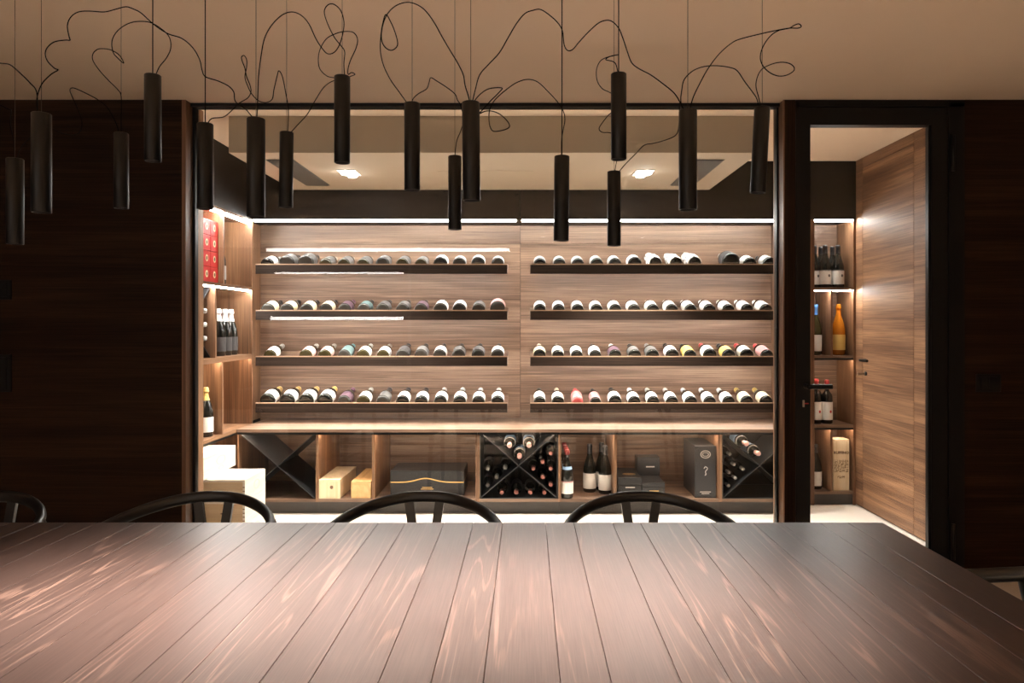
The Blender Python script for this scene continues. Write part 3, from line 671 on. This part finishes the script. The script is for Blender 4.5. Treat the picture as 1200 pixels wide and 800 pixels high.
# ------------------------------------------------------------------ wooden wine cases
def case(name, label, x0, x1, y0, y1, z0, z1, m, top_m=None, group=None):
    t = thing(name, label, 'wooden box', ((x0 + x1) / 2, (y0 + y1) / 2, z0), group=group)
    e = 0.012
    box('side_board', x0 + e, x1 - e, y0, y0 + e, z0, z1 - e, m, t)
    box('side_board', x0 + e, x1 - e, y1 - e, y1, z0, z1 - e, m, t)
    box('end_board', x0, x0 + e, y0, y1, z0, z1 - e, top_m or m, t); box('end_board', x1 - e, x1, y0, y1, z0, z1 - e, top_m or m, t)
    box('floor_board', x0 + e, x1 - e, y0 + e, y1 - e, z0, z0 + e, m, t)
    box('lid', x0, x1, y0, y1, z1 - e + 0.0005, z1, top_m or m, t)
    return t
XS, Y1, Y2 = PX(287, 4.10), 4.10, 4.42
ztop = PZ(562, 4.10); hh = ztop / 3
for k in range(3):
    t = case('wine_case', f'pale wooden wine case, {["bottom", "middle", "top"][k]} of the floor stack in front of the left shelving', XS - 0.50 + (0.2), XS, Y1, Y2, hh * k + (0.0005 if k else 0), hh * (k + 1) - 0.001, pine, pine_w, 'stacked wine cases')  # ends and lid paler than the front: downlight painted into the wood colour
    o = t['origin']
    disc('knot', 0.008, 0.005, brown_print, t, (0.02, -0.1605, hh * 0.45))
    for d in range(4):
        box('dovetail_pin', XS - 0.012, XS - 0.0005, Y1 - 0.0006, Y1, hh * k + 0.012 + 0.022 * d, hh * k + 0.018 + 0.022 * d, brown_print, t)
    disc('brand_mark', 0.045, 0.028, faint_print, t, (0.1503, 0.02, hh * 0.5), (0, 0, R(90)), hole=0.8, thick=0.0004)
XWB = PX(276, 4.53)
t = case('wine_case', 'white wooden wine case lying on top of the floor stack', XWB - 0.30, XWB, 3.96, 4.53, ztop, ztop + 0.124, pine_w, pine_w, 'stacked wine cases')
disc('brand_mark', 0.065, 0.026, faint_print, t, (0.1503, 0.07, 0.075), (0, 0, R(90)), hole=0.85, thick=0.0004)
disc('brand_mark', 0.035, 0.012, faint_print, t, (0.1503, 0.07, 0.03), (0, 0, R(90)), hole=0.7, thick=0.0004)
t = case('wooden_box', 'light pine box with a dark knot beside the empty cross rack', PX(373.3, 4.77), PX(398.5, 4.77), 4.77, 5.22, FL, PZ(562, 4.77), pine_z, pine_z, 'small wooden boxes')
disc('knot', 0.011, 0.012, brown_print, t, (0.015, -0.2253, 0.075), hole=0.0, thick=0.0005)
t = case('wooden_box', 'orange pine box to the right of the light pine box', PX(411.6, 4.78), PX(434.5, 4.78), 4.78, 5.22, FL, PZ(564, 4.78), pine_o, pine_o, 'small wooden boxes')
# tall branded wooden box in the alcove
x0, x1 = PX(975.8, 5.04) + 0.008, PX(995, 5.04) + 0.006
t = case('wooden_box', 'tall pale wooden box lettered RUFFINO in the lowest alcove compartment', x0, x1, 5.05, 5.16, 0.0935, PZ(515, 5.04), pine_z, pine_z)
hb = PZ(515, 5.04) - 0.0935
text('lettering', 'RUFFINO', 0.0255, brown_print, t, (0, -0.0556, hb * 0.74), spacing=1.0, bold=0.0012)
eng = noisy('engraving', (0.16, 0.09, 0.04), (0.76, 0.61, 0.40), (130, 130, 130), 0.7, 0, 3, lo=0.42, hi=0.56)
box('engraved_panel', x0 + 0.006, x1 - 0.006, 5.0493, 5.05, 0.0935 + hb * 0.36, 0.0935 + hb * 0.60, eng, t)
box('engraved_band', x0 + 0.03, x1 - 0.03, 5.0493, 5.05, 0.0935 + hb * 0.24, 0.0935 + hb * 0.29, eng, t)

# ------------------------------------------------------------------ black boxes
Yx = 4.86
xa, xb = PX(457.6, Yx), PX(543.5, Yx); zt = PZ(551.6, Yx); zm = PZ(563, Yx)
t = thing('gift_box', 'large black presentation box with a gold wavy band', 'gift box', ((xa + xb) / 2, Yx, FL))
hw = (xb - xa) / 2; ht = zt - FL; hm = 0.088
N_ = 28
wave = [(-hw + 2 * hw * i / N_, hm + 0.026 * math.exp(-((i / N_ - 0.48) / 0.17) ** 2)) for i in range(N_ + 1)]
ob('box_base', MB().prism([(-hw, 0)] + [(hw, 0)] + [(x, z - 0.003) for x, z in reversed(wave)], 0, 0.30), blackbox_m, t)
ob('gold_band', MB().prism([(x, z - 0.003) for x, z in wave] + [(x, z + 0.004) for x, z in reversed(wave)], -0.0008, 0.30), gold_m, t)
ob('lid', MB().prism([(x, z + 0.004) for x, z in wave] + [(hw, ht), (-hw, ht)], 0, 0.30), blackbox_m, t)
for k, wd in enumerate((0.034, 0.042)):
    box('gold_print', (xa + xb) / 2 - wd, (xa + xb) / 2 + wd, Yx - 0.0006, Yx, FL + 0.052 - 0.011 * k, FL + 0.0555 - 0.011 * k, gold_m, t)
def gbox(label, x0, x1, y0, y1, z0, z1, m, lid=0.0):
    t = thing('gift_box', label, 'gift box', ((x0 + x1) / 2, (y0 + y1) / 2, z0), group='black gift boxes')
    if lid:
        box('box_base', x0, x1, y0, y1, z0, z1 - lid, m, t, 0.001); box('lid', x0 - 0.0012, x1 + 0.0012, y0 - 0.0012, y1 + 0.0012, z1 - lid + 0.001, z1, m, t, 0.001)
    else:
        box('box_body', x0, x1, y0, y1, z0, z1, m, t, 0.0012)
    return t
YA = 4.83
t = gbox('low black gift box with a gold oval on its lid', PX(724.5, YA), PX(751.6, YA), YA, 5.16, FL, PZ(559.4, YA), blackbox_m, 0.05)
disc('gold_oval', 0.045, 0.03, gold_m, t, (0.01, -0.055, PZ(559.4, YA) - FL + 0.001), (R(-90), 0, 0))
box('gold_print', PX(733, YA), PX(744, YA), YA - 0.0022, YA - 0.001, PZ(571.5, YA), PZ(570.3, YA), print_m, t)
t = gbox('flat dark grey gift box beside the gold oval box', PX(752.6, YA), PX(779, YA), YA, 5.18, FL, PZ(565.6, YA), greybox_m, 0.028)
box('gold_print', PX(761, YA), PX(772, YA), YA - 0.0022, YA - 0.001, PZ(575.6, YA), PZ(574.5, YA), gold_m, t)
zB = PZ(565.6, YA) + 0.0005
YK = 5.06
t = gbox('small dark cube box standing on the flat grey gift box', PX(752.6, YA) + 0.001, PX(768.5, YK) + 0.028, YK, YK + 0.11, zB, zB + 0.128, greybox_m)
box('white_print', PX(757, YK), PX(767, YK), YK - 0.0006, YK, zB + 0.058, zB + 0.066, print_m, t)
YT = 4.79
t = gbox('tall dark presentation box with an oval emblem, beside the right rack', PX(814.5, YT), PX(839, YT), YT, 5.14, FL, PZ(522.5, YT), greybox_m)
hB = PZ(522.5, YT) - FL
disc('oval_emblem', 0.034, 0.026, print_m, t, (0, -0.1752, hB * 0.84), hole=0.86); disc('oval_emblem', 0.022, 0.014, print_m, t, (0, -0.1752, hB * 0.84), hole=0.8)
hook = [(-0.010, 0.022), (-0.002, 0.034), (0.010, 0.030), (0.012, 0.018), (0.002, 0.008), (0.0, -0.004), (0.004, -0.014), (-0.004, -0.022)]
ob('swirl_mark', MB().tube(smooth_path([(x, 0, z) for x, z in hook], 4), 0.0022, 5), print_m, t, (0, -0.1752, hB * 0.50))
for k, wd in enumerate((0.036, 0.026)):
    box('white_print', PX(826.7, YT) - wd, PX(826.7, YT) + wd, YT - 0.0006, YT, FL + 0.038 - 0.011 * k, FL + 0.042 - 0.011 * k, print_m, t)

# ------------------------------------------------------------------ dining table
YT0, YT1, ZT, XT1 = 0.58, 1.869, 0.74, 0.917
seams = [-530, -497, -447, -414, -369, -336, -286, -253, -208, -175, -125, -92, -47, -14, 0 + 12, 45, 81, 115, 160, 194, 239, 272, 316, 361, 394, 444, 476, 521, 555, 589, 639, 672, 717.5, 750, 800, 832.5, 882, 915, 960, 993, 1034]
seams = [x for x in seams if x >= -414]
tb = thing('dining_table', 'long dark brushed wood dining table in the foreground', 'table', ((PX(seams[0], YT1) + XT1) / 2, (YT0 + YT1) / 2, 0))
XT0 = PX(seams[0], YT1)
for a, b_ in zip(seams, seams[1:]):
    box('plank', PX(a, YT1) + 0.0004, PX(b_, YT1) - 0.0004, YT0, YT1, ZT - 0.028, ZT, table_m, tb, 0.0008)
box('top_frame', XT0 + 0.10, XT1 - 0.10, YT0 + 0.12, YT1 - 0.12, ZT - 0.07, ZT - 0.0285, black_m, tb)
for x in (XT0 + 0.42, XT1 - 0.42):
    for y in (YT0 + 0.2, YT1 - 0.28):
        ob('leg', MB().box(-0.04, 0.04, -0.04, 0.04, 0, ZT - 0.0705).mesh('leg', 0.004), black_m, tb, (x - tb.location.x, y - tb.location.y, 0))

# ------------------------------------------------------------------ chairs
def chair_parts():
    me = {}
    half = [(0, .222, .747), (.055, .218, .745), (.105, .200, .739), (.155, .165, .729), (.195, .118, .717), (.222, .060, .705), (.236, .0, .697), (.240, -.025, .695)]
    path = [(-x, y, z) for x, y, z in reversed(half[1:])] + half
    me['top_rail'] = MB().tube(smooth_path(path, 6), 0.0125, 12, rz=0.0165).mesh('top_rail')
    me['seat'] = MB().prism([(0, 0)], 0, 0) if False else MB().add([(x, y, z) for z in (.415, .445) for x, y in ((-.26, -.22), (.26, -.22), (.21, .2), (-.21, .2))],
                 [(0, 3, 2, 1), (4, 5, 6, 7), (0, 1, 5, 4), (1, 2, 6, 5), (2, 3, 7, 6), (3, 0, 4, 7)]).mesh('seat', 0.008, 2)
    for k, s in (('l', -1), ('r', 1)):
        me['rear_' + k] = MB().tube(smooth_path([(s * .19, .235, 0), (s * .20, .22, .2), (s * .21, .19, .43), (s * .232, .13, .58), (s * .215, .082, .712)], 5), [.013 + .004 * math.sin(math.pi * i / 20) for i in range(21)], 10).mesh('leg')
        me['front_' + k] = MB().tube([(s * .245, -.205, 0), (s * .245, -.205, .2), (s * .245, -.205, .43)], [.012, .017, .016], 10).mesh('leg')
        me['side_' + k] = MB().tube([(s * .245, -.20, .24), (s * .203, .21, .26)], .010, 8).mesh('stretcher')
    me['st_f'] = MB().tube([(-.24, -.205, .30), (.24, -.205, .30)], .010, 8).mesh('stretcher')
    me['st_b'] = MB().tube([(-.20, .215, .28), (.20, .215, .28)], .010, 8).mesh('stretcher')
    b = MB()                                                # wishbone splat
    def slat(p, q, w0, w1):
        p, q = Vector(p), Vector(q)
        b.add([(p.x - w0, p.y - .006, p.z), (p.x + w0, p.y - .006, p.z), (p.x + w0, p.y + .006, p.z), (p.x - w0, p.y + .006, p.z), (q.x - w1, q.y - .006, q.z), (q.x + w1, q.y - .006, q.z), (q.x + w1, q.y + .006, q.z), (q.x - w1, q.y + .006, q.z)],
              [(3, 2, 1, 0), (4, 5, 6, 7), (0, 1, 5, 4), (1, 2, 6, 5), (2, 3, 7, 6), (3, 0, 4, 7)])
    slat((0, .205, .44), (0, .208, .51), .028, .026); slat((-.013, .208, .51), (-.046, .219, .742), .013, .0130); slat((.013, .208, .51), (.046, .219, .742), .013, .0130)
    me['splat'] = b.mesh('back_splat')
    return me
CP = chair_parts()
for k, m in CP.items(): m.materials.append(seat_m if k == 'seat' else chair_m)
def chair(x, y, rz, label):
    t = thing('dining_chair', label, 'chair', (x, y, 0), (0, 0, rz), 'black wishbone dining chairs')
    for k, m in CP.items():
        nm = {'top_rail': 'top_rail', 'seat': 'seat', 'splat': 'back_splat'}.get(k, 'leg' if k[:4] in ('rear', 'fron') else 'stretcher')
        o = bpy.data.objects.new(nm, m); col.objects.link(o); o.parent = t
CHY = 1.90
chair(-1.545, CHY, 0, 'black wishbone chair cut by the left edge, behind the table')
chair(-0.913, CHY, 0, 'black wishbone chair in front of the pale wine cases')
chair(-0.298, CHY, 0, 'black wishbone chair in front of the black box with gold wave')
chair(0.333, CHY, 0, 'black wishbone chair in front of the black gift boxes')
chair(0.995, 1.36, R(-90), 'black wishbone chair at the right head of the table')

# ------------------------------------------------------------------ pendant lamps
PEN = [(17.5, 186, 286, 9.5, 0), (48.5, 133, 249, 11.3, 0), (142, 156, 244, 7.8, 0), (179, 88, 189, 9.2, 0), (240.5, 145, 245, 8.8, 0), (300, 139, 254, 10, 0), (335, 155, 243, 7.3, .6), (401, 89.5, 191, 8.3, 0),
       (483, 121, 223, 8.3, 0), (533, 183, 269, 7, 0), (552.5, 120, 235, 9.3, -.4), (657.5, 183, 282, 8.2, .6), (725, 86.5, 187, 8.3, 0), (719.5, 201, 288, 7.3, 0), (806, 129.5, 246, 9.8, 0), (888, 126, 226, 8.4, 3.0)]
THICK = {3, 4, 11, 12}
LP = 0.16
ordx = ['leftmost', 'second', 'third', 'fourth', 'fifth', 'sixth', 'seventh', 'eighth', 'ninth', 'tenth', 'eleventh', 'twelfth', 'fourteenth', 'thirteenth', 'fifteenth', 'rightmost']
PD = []
for i, (x, yt, yb, hw_, tl) in enumerate(PEN):
    Y = LP * F / (yb - yt); PD.append(Y); rad = 0.0145
    p = P(x, yb, Y); top = P(x, yt, Y)
    lb = f'black tube pendant lamp, {ordx[i]}' + (' of the sixteen' if i in (0, 15) else ' from the left') + ', hanging over the table'
    t = thing('pendant_lamp', lb, 'pendant lamp', p, (0, R(tl), 0), 'black tube pendant lamps')
    tube_ = ob('lamp_tube', MB().lathe([(0, LP), (rad * .35, LP), (rad * .93, LP), (rad, LP - .001), (rad, .001), (rad * .97, 0), (rad * .86, 0), (rad * .84, .012), (0, .012)], 28), pend_m, t)
    ob('lens', MB().lathe([(0, .0105), (rad * .82, .0105), (rad * .82, .0118), (0, .0118)], 18), lens_m, tube_)
    cr = 0.0010 if i in THICK else 0.00045
    hgt = CEIL - (p.z + LP)
    dx = -math.sin(R(tl)) * 0
    wv = Matrix.Rotation(-R(tl), 4, 'Y') @ Vector((0, 0, hgt))
    sus = ob('suspension', MB().tube([(0, 0, LP - 0.001), (wv.x, wv.y, LP + wv.z)], cr, 6), cable_m if i in THICK else wire_m, t)
    ob('ceiling_cap', MB().lathe([(0, -0.012), (0.012, -0.012), (0.014, 0), (0, 0)], 16), black_m, sus, (wv.x, wv.y, LP + wv.z), (0, -R(tl), 0))
    l = bpy.data.lights.new('pendant_spot', 'SPOT'); l.energy = PEND; l.color = PENDC; l.spot_size = R(62); l.spot_blend = 1.0; l.shadow_soft_size = 0.012
    lo = bpy.data.objects.new('pendant_spot', l); col.objects.link(lo); lo.parent = t; lo.location = (0, 0, 0.006)

# loose power leads that loop from lamp to lamp: control points at the lamps' own depths
def lead(pts, ia, ib, label, bulge=0.0):
    ya = PD[ia]; yb = PD[ib]; n = len(pts); L = [0]
    for a, b in zip(pts, pts[1:]): L.append(L[-1] + math.hypot(a[0] - b[0], a[1] - b[1]))
    q = [P(x, y, ya + (yb - ya) * d / L[-1] + 0.05 * math.sin(math.pi * d / L[-1]) * math.sin(5 * d / L[-1] + ia)) for (x, y), d in zip(pts, L)]
    mid = q[0].copy()
    o = ob('power_lead', MB().tube([p - mid for p in smooth_path(q, 5)], 0.0009, 6), cable_m, None, mid)
    tag(o, label, 'cable', 'looping lamp leads')
lead([(182, 89), (187, 78), (195, 68), (200, 57), (199, 45), (192, 36), (178, 27), (165, 25), (152, 27), (140, 34), (133, 43), (131, 52), (133, 62), (138, 68), (145, 74), (141, 66), (135, 61), (128, 58), (120, 57), (114, 58), (109, 63), (109, 71), (117, 83), (128, 95), (138, 105), (142, 113), (142, 140), (142, 157)], 3, 2, 'thin black lead arching between the third and fourth lamps')
lead([(298, 140), (288, 128), (276, 119), (274, 108), (268, 101), (256, 95), (241, 90), (237, 83), (234, 70), (226, 56), (213, 45), (198, 40), (186, 33), (176, 25), (165, 15), (155, 10), (147, 8), (135, 11), (122, 14), (105, 13), (92, 14), (83, 20), (79, 30), (81, 43), (82, 47), (76, 47), (64, 49), (56, 55), (53, 63), (56, 72), (64, 80), (68, 82), (60, 87), (50, 97), (45, 108), (43, 120), (45, 134)], 5, 1, 'longest black lead trailing from the sixth lamp to the second')
lead([(242, 147), (248, 139), (262, 137), (272, 129), (280, 121), (290, 115), (294, 108), (293, 100), (289, 90), (287, 80), (284, 72), (283, 67), (286, 65), (289, 70), (289, 79), (287, 90), (290, 100), (295, 110), (303, 118), (312, 120), (319, 116), (321, 105), (325, 88), (327, 83), (331, 90), (335, 110), (338, 130), (337, 156)], 4, 6, 'thin black lead with a narrow loop between the fifth and seventh lamps')
lead([(301, 140), (302, 115), (303, 90), (306, 65), (310, 45), (318, 30), (330, 18), (342, 14), (353, 18), (362, 28), (370, 45), (377, 56), (384, 63), (392, 61), (398, 52), (402, 38), (403, 25), (399, 12), (391, 5), (384, 6), (380, 14), (384, 28), (392, 44), (400, 54), (404, 61), (403, 75), (404, 91)], 5, 7, 'black lead arching high from the sixth lamp to the eighth')
lead([(339, 157), (350, 145), (360, 134), (368, 120), (378, 104), (386, 97), (396, 92), (391, 91), (383, 89), (375, 81), (373, 70), (375, 58), (382, 46), (392, 40), (403, 37), (414, 38), (419, 46), (417, 57), (411, 70), (408, 80), (408, 87), (412, 85), (416, 87), (412, 89), (406, 91)], 6, 7, 'black lead curling round the eighth lamp from the seventh')
lead([(478, 122), (468, 108), (458, 94), (450, 78), (446, 62), (446, 45), (448, 30), (452, 17), (458, 26), (463, 38), (466, 50), (464, 56), (458, 59), (451, 55), (447, 46), (448, 32), (453, 18), (462, 8), (474, 3), (485, 4), (497, 11), (508, 25), (518, 43), (528, 60), (537, 75), (543, 88), (545, 100), (549, 113), (551, 122)], 8, 10, 'black lead with a teardrop loop rising from the ninth lamp')
lead([(482, 123), (484, 116), (490, 110), (500, 104), (503, 96), (505, 91), (512, 95), (523, 102), (533, 110), (536, 117), (540, 124), (543, 140), (540, 153), (535, 166), (533, 185)], 8, 9, 'short black lead dipping from the ninth lamp to the tenth')
lead([(553, 122), (557, 105), (562, 88), (572, 76), (585, 62), (595, 45), (605, 28), (615, 16), (625, 12), (633, 11), (643, 17), (653, 26), (659, 36), (661, 52), (665, 59), (671, 58), (678, 50), (688, 39), (700, 28), (709, 24), (717, 25), (725, 33), (730, 45), (735, 60), (740, 73), (748, 80), (763, 88), (778, 99), (790, 109), (797, 120), (802, 131)], 10, 14, 'long black lead in two waves from the eleventh lamp to the fifteenth')
lead([(554, 121), (562, 111), (573, 104), (588, 103), (585, 108), (575, 118), (566, 128), (562, 133), (570, 130), (580, 131), (590, 137), (597, 146), (594, 151), (580, 154), (575, 150), (573, 140), (574, 128), (580, 117), (592, 106), (605, 97), (618, 93), (630, 96), (642, 107), (653, 119), (660, 130), (662, 140), (660, 152), (658, 165), (658, 185)], 10, 11, 'black lead with a small loop from the eleventh lamp to the twelfth')
lead([(725, 89), (722, 76), (718, 72), (710, 70), (713, 67), (720, 65), (725, 64), (715, 66), (704, 71), (699, 82), (700, 95), (706, 104), (714, 108), (722, 114), (720, 127), (712, 136), (705, 145), (702, 151), (706, 155), (716, 156), (722, 165), (724, 180), (722, 192), (720, 203)], 12, 13, 'black lead coiling beside the fourteenth lamp down to the thirteenth')
lead([(796, 121), (796, 140), (793, 157), (780, 164), (765, 168), (755, 170), (745, 180), (733, 192), (724, 203)], 14, 13, 'black lead sloping down from the fifteenth lamp to the lowest lamp')
lead([(803, 131), (798, 120), (799, 105), (802, 93), (812, 83), (825, 78), (840, 77), (855, 79), (864, 83), (873, 96), (882, 108), (887, 116), (890, 128)], 14, 15, 'short black lead arched between the two rightmost lamps')
lead([(808, 131), (812, 115), (820, 98), (830, 80), (843, 63), (858, 50), (870, 45), (890, 40), (908, 36), (925, 33), (935, 33), (939, 31), (936, 28), (930, 30), (925, 33), (912, 36), (902, 43), (894, 55), (891, 67), (894, 77), (902, 85), (912, 89), (922, 88), (930, 83), (930, 78), (924, 74), (914, 73), (902, 76), (892, 82), (887, 92), (886, 102), (889, 114), (892, 128)], 14, 15, 'long black lead looping far right above the rightmost lamp')
lead([(17, 188), (16, 165), (12, 145), (13, 130), (10, 128), (0, 123), (-14, 119)], 0, 0, 'black lead rising from the leftmost lamp out of view')
lead([(19, 188), (25, 172), (35, 162), (48, 153), (61, 151), (70, 155), (82, 158), (92, 156), (96, 148), (95, 138), (90, 125), (84, 112), (82, 105), (86, 103), (96, 107), (108, 113), (115, 117), (125, 125), (135, 142), (140, 157)], 0, 2, 'black lead sagging from the leftmost lamp past the second')
lead([(-14, 72), (0, 74), (12, 76), (25, 87), (35, 97), (43, 108), (44, 135)], 1, 1, 'black lead sloping down to the second lamp from the left edge')

# ------------------------------------------------------------------ lit kitchen unit behind the viewer, seen mirrored in the glass
klm = mat('kitchen_led', (0.9, 0.9, 0.9), 0.5, emit=(1, 0.95, 0.9), es=14.0)
kt = thing('kitchen_unit', 'lit wall unit of the room opposite, mirrored in the glass', 'cabinet', (-2.7, -3.0, 0))
box('base_body', -3.75, -1.70, -3.2, -2.80, 0.0, 0.90, plinth_m, kt)
box('side_panel', -3.75, -3.72, -3.2, -2.93, 0.90, 2.2, plinth_m, kt); box('side_panel', -1.73, -1.70, -3.2, -2.93, 0.90, 2.2, plinth_m, kt)
for z in (1.36, 2.0):
    box('shelf', -3.72, -1.73, -3.2, -2.93, z, z + 0.03, plinth_m, kt)
box('led_strip', -3.68, -1.77, -2.965, -2.945, 1.315, 1.3595, klm, kt)
box('led_strip', -3.62, -1.77, -2.955, -2.945, 1.978, 1.9995, klm, kt)
ln_ = thing('linear_lamp', 'long thin ceiling lamp of the room opposite, mirrored in the glass', 'lamp', (-2.0, -2.95, 2.33))
box('lamp_housing', -3.75, -0.23, -2.98, -2.93, 2.345, CEIL, black_m, ln_)
box('diffuser', -3.74, -0.24, -2.975, -2.935, 2.30, 2.345, klm, ln_)
for x in (-1.1, 0.2, 1.5):  # invented spots, added to brighten the ceiling by bounce off the floor
    for y in (-0.6, -1.9):
        t = thing('fill_spot', f'added fill spot behind the viewer, {["left", "middle", "right"][(-1.1, 0.2, 1.5).index(x)]} of the {"near" if y > -1 else "far"} row', 'fill lamp', (x, y, CEIL), group='added fill spots')
        ob('trim_ring', MB().lathe([(0.028, 0), (0.045, 0), (0.044, -0.006), (0.030, -0.004), (0.028, 0)], 20), white_m, t)
        ob('lens', MB().lathe([(0, -0.001), (0.028, -0.001)], 16), lens_m, t)
        l = bpy.data.lights.new('fill_spot_light', 'SPOT'); l.energy = REAR; l.color = (1, 0.80, 0.62); l.spot_size = R(76); l.spot_blend = 0.5; l.shadow_soft_size = 0.03
        lo = bpy.data.objects.new('fill_spot_light', l); col.objects.link(lo); lo.parent = t; lo.location = (0, 0, -0.01)
